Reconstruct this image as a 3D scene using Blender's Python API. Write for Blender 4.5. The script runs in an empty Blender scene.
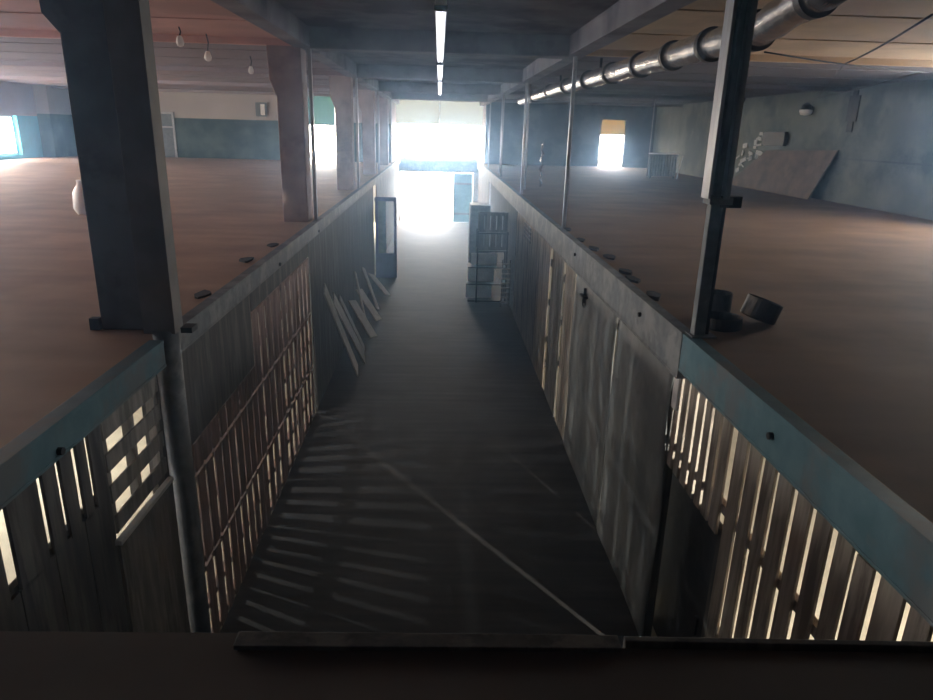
import bpy, bmesh, math, random
from mathutils import Vector, Matrix
random.seed(11)
S = bpy.context.scene
COL = S.collection
PI = math.pi

# ------------------------------------------------------------------ levels
DK = 3.055          # deck surface above the passage floor
EYE = 4.563
CEIL = 5.80         # soffit of the slabs
BEAM = 5.66         # soffit of the cross beams
TOPZ = 6.15

# ------------------------------------------------------------------ materials
MATS = {}
def nt(m):
    m.use_nodes = True
    n = m.node_tree.nodes; l = m.node_tree.links
    return n, l, n['Principled BSDF']

def mat(name, c1, c2=None, rough=.8, metal=0., scale=4., detail=6., bump=.15, stretch=(1,1,1), lo=.35, hi=.65,
        c3=None, s3=.6, spec=.3):
    """mottled procedural surface: c1/c2 by fine noise, c3 worn patches by a broader noise"""
    if name in MATS: return MATS[name]
    m = bpy.data.materials.new(name)
    n, l, b = nt(m)
    b.inputs['Roughness'].default_value = rough
    b.inputs['Metallic'].default_value = metal
    b.inputs['Specular IOR Level'].default_value = spec
    tc = n.new('ShaderNodeTexCoord'); mp = n.new('ShaderNodeMapping')
    mp.inputs['Scale'].default_value = stretch
    l.new(tc.outputs['Object'], mp.inputs['Vector'])
    no = n.new('ShaderNodeTexNoise'); no.inputs['Scale'].default_value = scale; no.inputs['Detail'].default_value = detail
    l.new(mp.outputs['Vector'], no.inputs['Vector'])
    r = n.new('ShaderNodeValToRGB')
    r.color_ramp.elements[0].position = lo; r.color_ramp.elements[1].position = hi
    r.color_ramp.elements[0].color = (*c1, 1); r.color_ramp.elements[1].color = (*(c2 or c1), 1)
    l.new(no.outputs['Fac'], r.inputs['Fac'])
    out = r.outputs['Color']
    if c3:
        n3 = n.new('ShaderNodeTexNoise'); n3.inputs['Scale'].default_value = s3; n3.inputs['Detail'].default_value = 9
        n3.inputs['Roughness'].default_value = .65
        l.new(mp.outputs['Vector'], n3.inputs['Vector'])
        r3 = n.new('ShaderNodeValToRGB'); r3.color_ramp.elements[0].position = .5; r3.color_ramp.elements[1].position = .6
        l.new(n3.outputs['Fac'], r3.inputs['Fac'])
        mx = n.new('ShaderNodeMix'); mx.data_type = 'RGBA'
        l.new(r3.outputs['Color'], mx.inputs['Factor']); l.new(out, mx.inputs['A'])
        mx.inputs['B'].default_value = (*c3, 1)
        out = mx.outputs['Result']
    l.new(out, b.inputs['Base Color'])
    if bump:
        bp = n.new('ShaderNodeBump'); bp.inputs['Strength'].default_value = bump; bp.inputs['Distance'].default_value = .02
        l.new(no.outputs['Fac'], bp.inputs['Height']); l.new(bp.outputs['Normal'], b.inputs['Normal'])
    MATS[name] = m
    return m

def emit(name, col, st):
    m = bpy.data.materials.new(name); n, l, b = nt(m)
    b.inputs['Base Color'].default_value = (*col, 1)
    b.inputs['Emission Color'].default_value = (*col, 1); b.inputs['Emission Strength'].default_value = st
    b.inputs['Roughness'].default_value = .3
    return m

def film(name, col):
    """dirty translucent sheeting: lets a little tinted daylight through"""
    m = bpy.data.materials.new(name); n, l, b = nt(m)
    t = n.new('ShaderNodeBsdfTransparent'); t.inputs['Color'].default_value = (*col, 1)
    d = n.new('ShaderNodeBsdfDiffuse'); d.inputs['Color'].default_value = (*[min(1, c * 3) for c in col], 1)
    mx = n.new('ShaderNodeMixShader'); mx.inputs[0].default_value = .15
    o = [x for x in n if x.type == 'OUTPUT_MATERIAL'][0]
    l.new(t.outputs[0], mx.inputs[1]); l.new(d.outputs[0], mx.inputs[2]); l.new(mx.outputs[0], o.inputs['Surface'])
    n.remove(b)
    return m

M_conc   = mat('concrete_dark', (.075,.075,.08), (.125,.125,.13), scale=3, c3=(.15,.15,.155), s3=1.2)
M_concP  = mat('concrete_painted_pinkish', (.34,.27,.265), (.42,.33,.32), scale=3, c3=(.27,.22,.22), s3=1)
M_beamc  = mat('beam_concrete_grey', (.24,.24,.28), (.31,.31,.35), scale=2.5, c3=(.2,.2,.235), s3=.8)
M_ceilP  = mat('ceiling_passage_limewash', (.22,.22,.27), (.31,.31,.36), scale=1.6, c3=(.15,.15,.185), s3=.5)
M_wallG  = mat('wall_grey_teal', (.12,.145,.14), (.18,.205,.195), scale=1.2, c3=(.075,.095,.095), s3=.45, bump=.1)
M_wallD  = mat('wall_dark_slate', (.04,.045,.055), (.075,.08,.095), scale=1.2, c3=(.1,.11,.13), s3=.6, bump=.1)
M_under  = mat('undercroft_plaster', (.42,.41,.36), (.55,.54,.47), scale=2)
M_underF = mat('undercroft_floor_dust', (.48,.46,.38), (.60,.575,.48), scale=2.5)
M_rail   = mat('steel_grey_paint', (.10,.11,.122), (.15,.16,.172), rough=.6, scale=9, c3=(.2,.21,.22), s3=3, metal=.1)
M_teal   = mat('steel_teal_paint', (.06,.13,.165), (.095,.175,.215), rough=.5, scale=7, c3=(.11,.13,.145), s3=1.6, metal=.1)
M_post   = mat('post_steel', (.28,.29,.32), (.40,.41,.45), rough=.38, metal=.5, scale=12, stretch=(1,1,.15))
M_darkst = mat('steel_blackened', (.015,.015,.017), (.03,.03,.034), rough=.5, metal=.4, scale=10)
M_wood   = mat('wood_weathered', (.24,.215,.19), (.38,.345,.305), scale=6, stretch=(3,3,.35), c3=(.15,.13,.115), s3=2)
M_woodR  = mat('wood_reddish_pallet', (.19,.135,.125), (.29,.21,.195), scale=6, stretch=(3,3,.35), c3=(.14,.105,.10), s3=2)
M_woodG  = mat('wood_grey_boards', (.16,.155,.15), (.27,.26,.25), scale=6, stretch=(3,3,.4), c3=(.12,.118,.115), s3=2)
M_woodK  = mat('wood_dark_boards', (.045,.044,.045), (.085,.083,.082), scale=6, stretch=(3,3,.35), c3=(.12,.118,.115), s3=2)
M_sheet  = mat('sheet_steel_grey', (.14,.15,.155), (.27,.285,.29), rough=.65, metal=.1, scale=2.2, stretch=(1,1,.7), c3=(.13,.14,.15), s3=1.1, bump=.05)
M_ply    = mat('ply_pale', (.6,.6,.61), (.75,.75,.76), scale=4)
M_duct   = mat('duct_foil', (.62,.63,.66), (.8,.81,.84), rough=.27, metal=.95, scale=14, bump=.5)
M_strap  = mat('duct_strap_dark', (.03,.03,.035), (.06,.06,.065), rough=.5, scale=9)
M_white  = mat('white_enamel', (.82,.82,.82), (.9,.9,.9), rough=.4, scale=9, bump=0)
M_tin    = mat('tin_dark', (.02,.018,.017), (.045,.04,.038), rough=.45, metal=.5, scale=9)
M_rad    = mat('radiator_grey', (.09,.11,.13), (.15,.17,.2), rough=.5, scale=9)
M_blue   = mat('door_blue_paint', (.06,.07,.20), (.09,.10,.27), rough=.5, scale=6)
M_winf   = mat('window_frame_white', (.45,.48,.5), (.55,.58,.6), rough=.5, scale=6)
M_rust   = mat('brown_board', (.13,.10,.088), (.18,.14,.12), rough=.8, scale=4, c3=(.1,.08,.07), s3=1.5)
M_debris = mat('debris_dark', (.02,.018,.017), (.05,.045,.04), scale=14)
M_outg   = mat('outside_ground_pale', (.35,.35,.34), (.45,.45,.44), scale=1)
M_film_w = film('sheeting_milky', (.15,.156,.148))
M_film_t = film('sheeting_teal', (.07,.104,.10))
M_film_y = film('sheeting_yellow', (.133,.108,.055))
M_tube   = emit('fluorescent_tube', (.86,.88,1.0), 2.2)

def floor_mat(name, base, alt, worn, rough, planks=False):
    lo_, hi_ = (.62, 1.25) if planks else (.86, 1.1)
    m = mat(name, base, alt, rough=rough, scale=1.1, detail=10, c3=worn, s3=.35, bump=.12, spec=.35)
    n = m.node_tree.nodes; l = m.node_tree.links; b = n['Principled BSDF']
    lk = b.inputs['Base Color'].links[0]; src = lk.from_socket
    tc = n.new('ShaderNodeTexCoord'); mp = n.new('ShaderNodeMapping')
    mp.inputs['Scale'].default_value = (.35, 5.5, 1) if planks else (.4, 1.8, 1)
    l.new(tc.outputs['Object'], mp.inputs['Vector'])
    no = n.new('ShaderNodeTexNoise'); no.inputs['Scale'].default_value = 1.6; no.inputs['Detail'].default_value = 8
    l.new(mp.outputs['Vector'], no.inputs['Vector'])
    r = n.new('ShaderNodeValToRGB'); r.color_ramp.elements[0].position = .3; r.color_ramp.elements[1].position = .7
    r.color_ramp.elements[0].color = (lo_,lo_,lo_,1); r.color_ramp.elements[1].color = (hi_,hi_,hi_,1)
    l.new(no.outputs['Fac'], r.inputs['Fac'])
    mx = n.new('ShaderNodeMix'); mx.data_type = 'RGBA'; mx.blend_type = 'MULTIPLY'; mx.inputs['Factor'].default_value = 1
    l.new(src, mx.inputs['A']); l.new(r.outputs['Color'], mx.inputs['B']); l.new(mx.outputs['Result'], b.inputs['Base Color'])
    return m
M_floorP = floor_mat('passage_floor_boards', (.034,.034,.037), (.06,.06,.065), (.045,.044,.048), .8, True)
M_floorD = floor_mat('deck_floor_dusty_brown', (.34,.21,.135), (.46,.295,.195), (.38,.24,.155), .6)
M_floorE = floor_mat('deck_floor_right_brown', (.165,.10,.062), (.235,.15,.095), (.19,.12,.078), .75)
M_land   = floor_mat('landing_floor_dark', (.09,.078,.072), (.14,.125,.115), (.11,.098,.09), .85)

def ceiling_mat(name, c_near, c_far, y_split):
    """slab soffit in two colours: the bay up to y_split and the bays beyond; seams between the planks"""
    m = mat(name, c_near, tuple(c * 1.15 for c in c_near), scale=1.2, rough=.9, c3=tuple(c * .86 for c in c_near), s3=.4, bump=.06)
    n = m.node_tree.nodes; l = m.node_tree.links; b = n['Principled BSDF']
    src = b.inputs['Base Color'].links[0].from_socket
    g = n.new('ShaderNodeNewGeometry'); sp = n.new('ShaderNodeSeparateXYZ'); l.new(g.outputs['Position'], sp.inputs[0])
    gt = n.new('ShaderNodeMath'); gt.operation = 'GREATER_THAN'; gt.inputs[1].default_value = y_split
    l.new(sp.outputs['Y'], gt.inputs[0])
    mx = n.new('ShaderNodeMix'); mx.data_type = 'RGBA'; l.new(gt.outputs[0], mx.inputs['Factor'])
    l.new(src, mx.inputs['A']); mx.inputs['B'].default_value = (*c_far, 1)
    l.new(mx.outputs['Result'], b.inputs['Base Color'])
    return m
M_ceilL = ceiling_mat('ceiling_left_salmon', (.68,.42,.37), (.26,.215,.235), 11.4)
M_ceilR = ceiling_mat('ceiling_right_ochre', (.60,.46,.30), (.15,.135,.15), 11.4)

def wainscot(name, lowc, lowc2, hic, hic2, z):
    m = mat(name, hic, hic2, scale=1.0, bump=.08)
    n = m.node_tree.nodes; l = m.node_tree.links; b = n['Principled BSDF']
    src = b.inputs['Base Color'].links[0].from_socket
    g = n.new('ShaderNodeNewGeometry'); sp = n.new('ShaderNodeSeparateXYZ'); l.new(g.outputs['Position'], sp.inputs[0])
    no = n.new('ShaderNodeTexNoise'); no.inputs['Scale'].default_value = 1.4; no.inputs['Detail'].default_value = 8
    l.new(g.outputs['Position'], no.inputs['Vector'])
    r = n.new('ShaderNodeValToRGB'); r.color_ramp.elements[0].position = .4; r.color_ramp.elements[1].position = .65
    r.color_ramp.elements[0].color = (*lowc, 1); r.color_ramp.elements[1].color = (*lowc2, 1)
    l.new(no.outputs['Fac'], r.inputs['Fac'])
    gt = n.new('ShaderNodeMath'); gt.operation = 'LESS_THAN'; gt.inputs[1].default_value = z
    l.new(sp.outputs['Z'], gt.inputs[0])
    mx = n.new('ShaderNodeMix'); mx.data_type = 'RGBA'; l.new(gt.outputs[0], mx.inputs['Factor'])
    l.new(src, mx.inputs['A']); l.new(r.outputs['Color'], mx.inputs['B']); l.new(mx.outputs['Result'], b.inputs['Base Color'])
    return m
M_wallFL = wainscot('wall_far_left_two_tone', (.03,.05,.05), (.10,.14,.14), (.40,.37,.36), (.46,.43,.42), 4.72)
M_wallL  = wainscot('wall_left_two_tone', (.04,.30,.42), (.06,.40,.54), (.36,.27,.27), (.42,.33,.33), 4.62)

# ------------------------------------------------------------------ mesh helpers
class MB:
    def __init__(s): s.bm = bmesh.new()
    def box(s, x0, x1, y0, y1, z0, z1):
        vs = [s.bm.verts.new(p) for p in ((x0,y0,z0),(x1,y0,z0),(x1,y1,z0),(x0,y1,z0),(x0,y0,z1),(x1,y0,z1),(x1,y1,z1),(x0,y1,z1))]
        for f in ((3,2,1,0),(4,5,6,7),(0,1,5,4),(1,2,6,5),(2,3,7,6),(3,0,4,7)): s.bm.faces.new([vs[i] for i in f])
        return vs
    def obox(s, c, size, rot=None):
        vs = s.box(-size[0]/2, size[0]/2, -size[1]/2, size[1]/2, -size[2]/2, size[2]/2)
        for v in vs:
            p = v.co.copy()
            if rot is not None: p = rot @ p
            v.co = p + Vector(c)
        return vs
    def prism(s, pts, axis, a0, a1):
        """outline pts (u,v) extruded along axis; 'x' -> (y,z), 'y' -> (x,z), 'z' -> (x,y)"""
        def P(u, v, a):
            return {'x': (a,u,v), 'y': (u,a,v), 'z': (u,v,a)}[axis]
        A = [s.bm.verts.new(P(u,v,a0)) for u,v in pts]; B = [s.bm.verts.new(P(u,v,a1)) for u,v in pts]
        k = len(pts)
        s.bm.faces.new(A); s.bm.faces.new(B[::-1])
        for i in range(k): s.bm.faces.new((A[(i+1)%k], A[i], B[i], B[(i+1)%k]))
    def tube(s, pts, r, seg=12, caps=True, rs=None):
        rings = []
        pts = [Vector(p) for p in pts]
        for i, p in enumerate(pts):
            d = (pts[min(i+1, len(pts)-1)] - pts[max(i-1, 0)]).normalized()
            a = Vector((0,0,1)) if abs(d.z) < .9 else Vector((1,0,0))
            u = d.cross(a).normalized(); w = d.cross(u).normalized()
            rr = rs[i] if rs else r
            rings.append([s.bm.verts.new(p + rr*(math.cos(2*PI*k/seg)*u + math.sin(2*PI*k/seg)*w)) for k in range(seg)])
        for a, b in zip(rings, rings[1:]):
            for k in range(seg): s.bm.faces.new((a[k], a[(k+1)%seg], b[(k+1)%seg], b[k]))
        if caps: s.bm.faces.new(rings[0][::-1]); s.bm.faces.new(rings[-1])
    def lathe(s, prof, c=(0,0,0), seg=28, rot=None):
        rings = []
        for r, z in prof:
            ring = []
            for k in range(seg):
                p = Vector((r*math.cos(2*PI*k/seg), r*math.sin(2*PI*k/seg), z))
                if rot is not None: p = rot @ p
                ring.append(s.bm.verts.new(p + Vector(c)))
            rings.append(ring)
        for a, b in zip(rings, rings[1:]):
            for k in range(seg): s.bm.faces.new((a[k], a[(k+1)%seg], b[(k+1)%seg], b[k]))
        s.bm.faces.new(rings[0][::-1]); s.bm.faces.new(rings[-1])
    def build(s, name, m, parent=None, bevel=0, smooth=False):
        bmesh.ops.recalc_face_normals(s.bm, faces=s.bm.faces)
        me = bpy.data.meshes.new(name); s.bm.to_mesh(me); s.bm.free()
        me.materials.append(m)
        if smooth:
            for p in me.polygons: p.use_smooth = True
        o = bpy.data.objects.new(name, me); COL.objects.link(o)
        if parent is not None:
            o.parent = parent; o.location = -Vector(parent.location)   # meshes are built in world coordinates
        if bevel:
            b = o.modifiers.new('bevel', 'BEVEL'); b.width = bevel; b.segments = 2; b.limit_method = 'ANGLE'
        return o

def thing(name, label, cat, loc=(0,0,0), group=None):
    o = bpy.data.objects.new(name, None); COL.objects.link(o); o.location = loc; o.empty_display_size = .1
    o['label'] = label; o['category'] = cat; o['kind'] = 'thing'
    if group: o['group'] = group
    return o
def tag(o, label, cat, group=None, kind='thing'):
    o['label'] = label; o['category'] = cat; o['kind'] = kind
    if group: o['group'] = group
    return o
def struct(o): o['kind'] = 'structure'; return o

def wall_x(name, x0, x1, y0, y1, z0, z1, holes, m):
    """wall in a plane of constant x, with rectangular openings (ya,yb,za,zb)"""
    ys = sorted({y0, y1, *[h[0] for h in holes], *[h[1] for h in holes]})
    b = MB()
    for a, c in zip(ys, ys[1:]):
        hs = sorted([(h[2], h[3]) for h in holes if h[0] <= a and h[1] >= c])
        z = z0
        for za, zb in hs:
            if za > z: b.box(x0, x1, a, c, z, za)
            z = zb
        if z < z1: b.box(x0, x1, a, c, z, z1)
    return struct(b.build(name, m))
def wall_y(name, y0, y1, x0, x1, z0, z1, holes, m):
    xs = sorted({x0, x1, *[h[0] for h in holes], *[h[1] for h in holes]})
    b = MB()
    for a, c in zip(xs, xs[1:]):
        hs = sorted([(h[2], h[3]) for h in holes if h[0] <= a and h[1] >= c])
        z = z0
        for za, zb in hs:
            if za > z: b.box(a, c, y0, y1, z, za)
            z = zb
        if z < z1: b.box(a, c, y0, y1, z, z1)
    return struct(b.build(name, m))

def portal(loc, size, rot):
    l = bpy.data.lights.new('window_portal', 'AREA'); l.shape = 'RECTANGLE'; l.size, l.size_y = size
    l.cycles.is_portal = True
    o = bpy.data.objects.new('window_portal', l); COL.objects.link(o); o.location = loc; o.rotation_euler = rot
def portal_x(x, y0, y1, z0, z1, inward):   # inward = +1 light goes to +x
    portal((x, (y0+y1)/2, (z0+z1)/2), (z1-z0, y1-y0), (0, -inward*PI/2, 0))
def portal_y(y, x0, x1, z0, z1):           # light goes to -y
    portal(((x0+x1)/2, y, (z0+z1)/2), (x1-x0, z1-z0), (-PI/2, 0, 0))

# ------------------------------------------------------------------ shell
XL, XR = -16.0, 10.09
YL, YR, YG = 31.8, 33.2, 35.6
Y0 = -3.0
b = MB(); b.box(-2.0, 2.0, Y0, YG, -.2, 0); struct(b.build('floor', M_floorP))
b = MB(); b.box(XL, -1.93, Y0, YL+.3, DK-.12, DK); struct(b.build('floor_left_deck', M_floorD))
b = MB(); b.box(1.93, XR, Y0, YR+.3, DK-.12, DK); struct(b.build('floor_right_deck', M_floorE))
b = MB(); b.prism([(-1.93,Y0),(1.93,Y0),(1.93,1.66),(.6,1.70),(-.6,1.775),(-1.93,1.80)], 'z', DK-.1, DK-.005); struct(b.build('floor_landing', M_land))
b = MB(); b.box(XL, -2.0, Y0, YG, -.2, 0); struct(b.build('floor_left_undercroft', M_underF))
b = MB(); b.box(2.0, XR, Y0, YG, -.2, 0); struct(b.build('floor_right_undercroft', M_underF))
b = MB(); b.box(-40, 40, YG, 120, -.25, -.02); struct(b.build('ground_outside', M_outg))

# left deck side wall: one visible window plus the ones nearer than the picture's edge
lw = [(10.4, 13.6, 4.0, 5.5), (14.6, 18.2, 4.0, 5.5), (19.2, 22.8, 4.0, 5.5), (26.0, 27.9, 3.2, 4.62), (7.2, 9.4, 4.0, 5.5)]
wall_x('wall_left', XL-.35, XL, Y0, YL+.3, DK-.12, TOPZ, lw, M_wallL)
rw = [(9.8, 12.4, 4.2, 5.4), (1.2, 2.2, 1.2, 2.2), (4.6, 5.8, 1.2, 2.2), (9.4, 11.0, .8, 2.2)]
wall_x('wall_right', XR, XR+.35, Y0, YR+.3, 0, TOPZ, rw, M_wallG)
wall_y('wall_far_left', YL, YL+.3, XL, -2.15, DK, TOPZ, [(-5.95, -4.55, DK+.02, 6.02)], M_wallFL)
wall_y('wall_far_right', YR, YR+.3, 2.15, XR, DK, TOPZ, [(7.55, 8.72, DK+.02, 5.17)], M_wallD)
wall_y('wall_gate', YG, YG+.35, -2.9, 2.9, 0, TOPZ, [(-1.95, 1.75, .001, 2.5), (-2.25, 2.42, 3.15, 5.98)], M_beamc)
wall_x('wall_gate_return_left', -2.45, -2.15, YL+.3, YG, DK, TOPZ, [], M_concP)
wall_x('wall_gate_return_right', 2.15, 2.45, YR+.3, YG, DK, TOPZ, [], M_concP)
wall_y('wall_behind', Y0-.3, Y0, XL, XR, 0, TOPZ, [], M_wallD)
# walls of the rooms below the decks
wall_x('undercroft_light_blocker', 3.5, 3.6, Y0, 2.2, 0, DK-.12, [], M_under)  # unseen blocker added to keep the bulb's light off the slat fence
wall_x('wall_undercroft_left', -7.1, -6.8, Y0, YG, 0, DK-.12, [(7.6, 8.4, .2, 2.7), (2.6, 4.6, .9, 2.4), (10.2, 11.8, 1.4, 2.6)], M_under)
wall_y('wall_undercroft_back_left', YG-.8, YG-.5, -6.8, -2.1, 0, DK-.12, [], M_under)
wall_y('wall_undercroft_back_right', 20.0, 20.3, 2.1, XR, 0, DK-.12, [], M_under)
wall_y('wall_below_landing', 1.3, 1.5, -1.93, 1.93, 0, DK-.3, [], M_conc)

b = MB(); b.box(XL, -2.12, Y0, YL+.3, CEIL, TOPZ)
for y in [4.0+1.84*k for k in range(16)]:
    if y < YL: b.box(XL, -2.12, y-.012, y+.012, CEIL-.012, CEIL)
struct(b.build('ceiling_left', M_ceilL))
b = MB(); b.box(2.12, XR, Y0, YR+.3, CEIL, TOPZ)
for y in [4.0+1.84*k for k in range(16)]:
    if y < YR: b.box(2.12, XR, y-.012, y+.012, CEIL-.012, CEIL)
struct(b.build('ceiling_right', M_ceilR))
b = MB(); b.box(-2.12, 2.12, Y0, YG, CEIL+.16, TOPZ); struct(b.build('ceiling_passage', M_ceilP))
ROWS = (5.0, 11.35, 17.5, 23.6, 29.7)
for y in ROWS:
    b = MB(); b.box(-1.96, 1.96, y-.16, y+.2, BEAM, CEIL+.2); struct(b.build('ceiling_beam', M_beamc, bevel=.01))
    b = MB(); b.box(XL, -2.2, y-.02, y+.25, BEAM+.04, CEIL+.05); struct(b.build('ceiling_beam', M_concP if y < 8 else M_ceilL, bevel=.01))
    b = MB(); b.box(2.2, XR, y-.02, y+.25, BEAM+.04, CEIL+.05); struct(b.build('ceiling_beam', M_ceilR, bevel=.01))
for s in (-1, 1):
    b = MB(); b.box(min(s*1.96, s*2.22), max(s*1.96, s*2.22), Y0, YG, BEAM+.02, CEIL+.25); struct(b.build('ceiling_beam', M_ceilP, bevel=.01))

# ------------------------------------------------------------------ columns of the left deck
where = ['beside the steel tube post', 'second from the camera', 'third from the camera', 'fourth from the camera', 'last before the far wall']
for i, y in enumerate(ROWS):
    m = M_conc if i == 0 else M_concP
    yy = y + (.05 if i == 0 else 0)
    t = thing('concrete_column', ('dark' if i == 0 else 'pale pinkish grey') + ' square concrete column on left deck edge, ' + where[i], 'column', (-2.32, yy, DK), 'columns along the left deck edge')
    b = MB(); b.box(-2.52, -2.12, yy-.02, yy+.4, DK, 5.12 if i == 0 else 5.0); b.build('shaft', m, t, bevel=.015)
    zc = 5.12 if i == 0 else 5.0
    b = MB(); b.prism([(-2.52,zc-.02),(-2.12,zc-.02),(-2.12,5.3),(-2.12,5.70),(-2.64,5.70),(-2.62,5.22)], 'y', yy-.02, yy+.40); b.build('capital', m, t, bevel=.01)
    if i == 0:
        b = MB(); b.box(-2.60, -2.53, yy-.03, yy+.03, DK, DK+.09); b.build('foot_bracket', M_debris, t)

# ------------------------------------------------------------------ edge beams (steel channels) along both decks
def edge_beam(s, y0, y1, m, label, bolts):
    t = thing('edge_beam', label, 'steel beam', (s*1.95, (y0+y1)/2, DK), 'steel channels edging the decks')
    b = MB()
    X = lambda a, c: (min(s*a, s*c), max(s*a, s*c))
    zb = 2.93 if s < 0 else (2.82 if y0 < 2 else 2.74)
    b.box(*X(1.905, 1.955), y0, y1, zb, DK+.04); b.build('web', m, t)
    b = MB(); b.box(*X(1.90, 2.0), y0, y1, DK+.032, DK+.055); b.build('top_flange', m, t, bevel=.003)
    b = MB(); b.box(*X(1.90, 2.0), y0, y1, zb-.012, zb+.006); b.build('bottom_flange', m, t, bevel=.003)
    if s > 0 and y0 < 2:
        for k in range(8):
            b = MB(); b.box(2.015, 2.09, 1.9+.4*k, 2.0+.4*k, 2.70, 2.92); b.build('packing_block', M_woodK, t)
    for yb in bolts:
        b = MB(); b.tube([(s*1.91, yb, 2.96), (s*1.88, yb, 2.96)], .022, 8); b.build('bolt', M_darkst, t)
edge_beam(1, 1.75, 4.98, M_teal, 'teal painted steel channel edging the right deck above the slatted fence', (3.45,))
edge_beam(1, 5.0, 15.6, M_rail, 'grey steel channel edging the right deck above the sheet metal panels', (6.1, 9.3))
edge_beam(1, 15.62, 35.1, M_rail, 'far grey steel channel edging the right deck by the shelf rack', ())
edge_beam(-1, 1.75, 4.62, M_teal, 'teal painted steel channel edging the left deck, nearest stretch', (3.2,))
edge_beam(-1, 4.84, 17.3, M_rail, 'grey steel channel edging the left deck above the reddish pallets', (8.2, 11.0))
edge_beam(-1, 17.32, 35.1, M_rail, 'far grey steel channel edging the left deck beyond the leaning boards', ())

# landing nosing
t = thing('landing_kerb', 'dark grey steel kerb along the edge of the landing below the camera', 'kerb', (0, 1.7, DK))
b = MB(); b.prism([(-.60,1.70),(.58,1.68),(.58,1.74),(-.60,1.765)], 'z', DK-.004, DK+.012); b.build('nosing_plate', M_woodK, t, bevel=.003)
b = MB(); b.prism([(.6,1.715),(1.89,1.675),(1.89,1.70),(.6,1.74)], 'z', DK-.2, DK+.008); b.build('edge_board', M_woodK, t, bevel=.004)

# ------------------------------------------------------------------ posts
t = thing('steel_tube_post', 'grey steel tube post rising from passage floor beside the nearest left column', 'post', (-1.88, 4.72, 0))
b = MB(); b.tube([(-1.93, 4.74, 0), (-1.93, 4.74, DK+.1)], .088, 20); b.build('tube', M_rail, t, smooth=True)
b = MB(); b.box(-2.04, -1.8, 4.64, 4.86, 0, .02); b.build('base_plate', M_darkst, t)
b = MB(); b.box(-2.06, -1.84, 4.68, 4.84, DK+.08, 5.66); b.build('box_section', mat('post_brown_grey', (.15,.14,.135), (.2,.185,.18), rough=.6), t, bevel=.003)
b = MB(); b.box(-1.84, -1.76, 4.78, 4.9, DK+.06, DK+.1); b.build('bracket', M_darkst, t)

t = thing('steel_channel_post', 'tall double channel steel post on the right deck edge, nearest the camera', 'post', (2.0, 4.95, DK))
b = MB(); b.box(1.955, 2.045, 4.90, 4.98, DK+.05, 4.16); b.build('lower_tube', M_rail, t, bevel=.006)
b = MB(); b.box(1.91, 1.93, 4.86, 5.0, 4.14, 5.7); b.box(1.93, 1.985, 4.975, 5.0, 4.14, 5.7); b.build('channel', M_post, t, bevel=.003)
b = MB(); b.box(2.025, 2.07, 4.86, 4.88, 4.14, 5.7); b.box(2.025, 2.045, 4.86, 5.0, 4.14, 5.7); b.build('channel', M_post, t, bevel=.003)
b = MB(); b.box(1.985, 2.03, 4.92, 4.99, 4.10, 5.7); b.build('infill_bar', M_rail, t)
b = MB(); b.box(2.02, 2.17, 4.88, 4.98, 4.08, 4.16); b.build('bracket', M_darkst, t, bevel=.004)
b = MB(); b.box(1.93, 2.10, 4.87, 5.0, 4.10, 4.15); b.build('joint_plate', M_rail, t, bevel=.004)
b = MB(); b.box(2.05, 2.08, 4.93, 4.97, DK+.05, 4.10); b.build('side_bar', M_darkst, t)
b = MB(); b.box(1.93, 2.12, 4.86, 5.02, DK+.05, DK+.065); b.build('base_plate', M_rail, t)

pw = ['second along from the camera', 'third along from the camera', 'fourth along from the camera', 'farthest, by the upper window']
for i, y in enumerate(ROWS[1:]):
    o = (MB()); o.box(2.06, 2.12, y-.03, y+.03, DK, BEAM+.06)
    tag(o.build('slim_post', M_post, bevel=.006), 'slim steel post on the right deck edge, ' + pw[i], 'post', 'slim posts on the right deck edge')
    o = (MB()); o.box(-2.02, -1.965, y-.03, y+.03, DK+.05, BEAM+.02)
    tag(o.build('slim_post', M_post, bevel=.006), 'slim steel post against the passage side of the ' + ['second','third','fourth','last'][i] + ' left column', 'post', 'slim posts beside the left columns')
for i, (x, y) in enumerate(((2.35, 19.0), (2.3, 26.5))):
    o = MB(); o.tube([(x, y, DK), (x, y, CEIL)], .03, 10)
    tag(o.build('riser_pipe', M_post, smooth=True), 'thin riser pipe standing on right deck, ' + ['nearer the camera', 'nearer the upper window'][i], 'pipe', 'riser pipes on the right deck')

# ------------------------------------------------------------------ fences along the passage
def slat_run(b, X, th, y0, y1, z0f, z1f, wmin, wmax, gmin, gmax, ztilt=.01):
    y = y0
    while y < y1 - .04:
        w = min(random.uniform(wmin, wmax), y1 - y)
        z0 = z0f(y); z1 = z1f(y)
        s = 1 if X > 0 else -1
        vs = b.box(min(X, X+s*th), max(X, X+s*th), y, y+w, z0, z1)
        t = random.uniform(-ztilt, ztilt)
        for v in vs:
            if v.co.z > (z0+z1)/2: v.co.y += t
        y += w + random.uniform(gmin, gmax)

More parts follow.
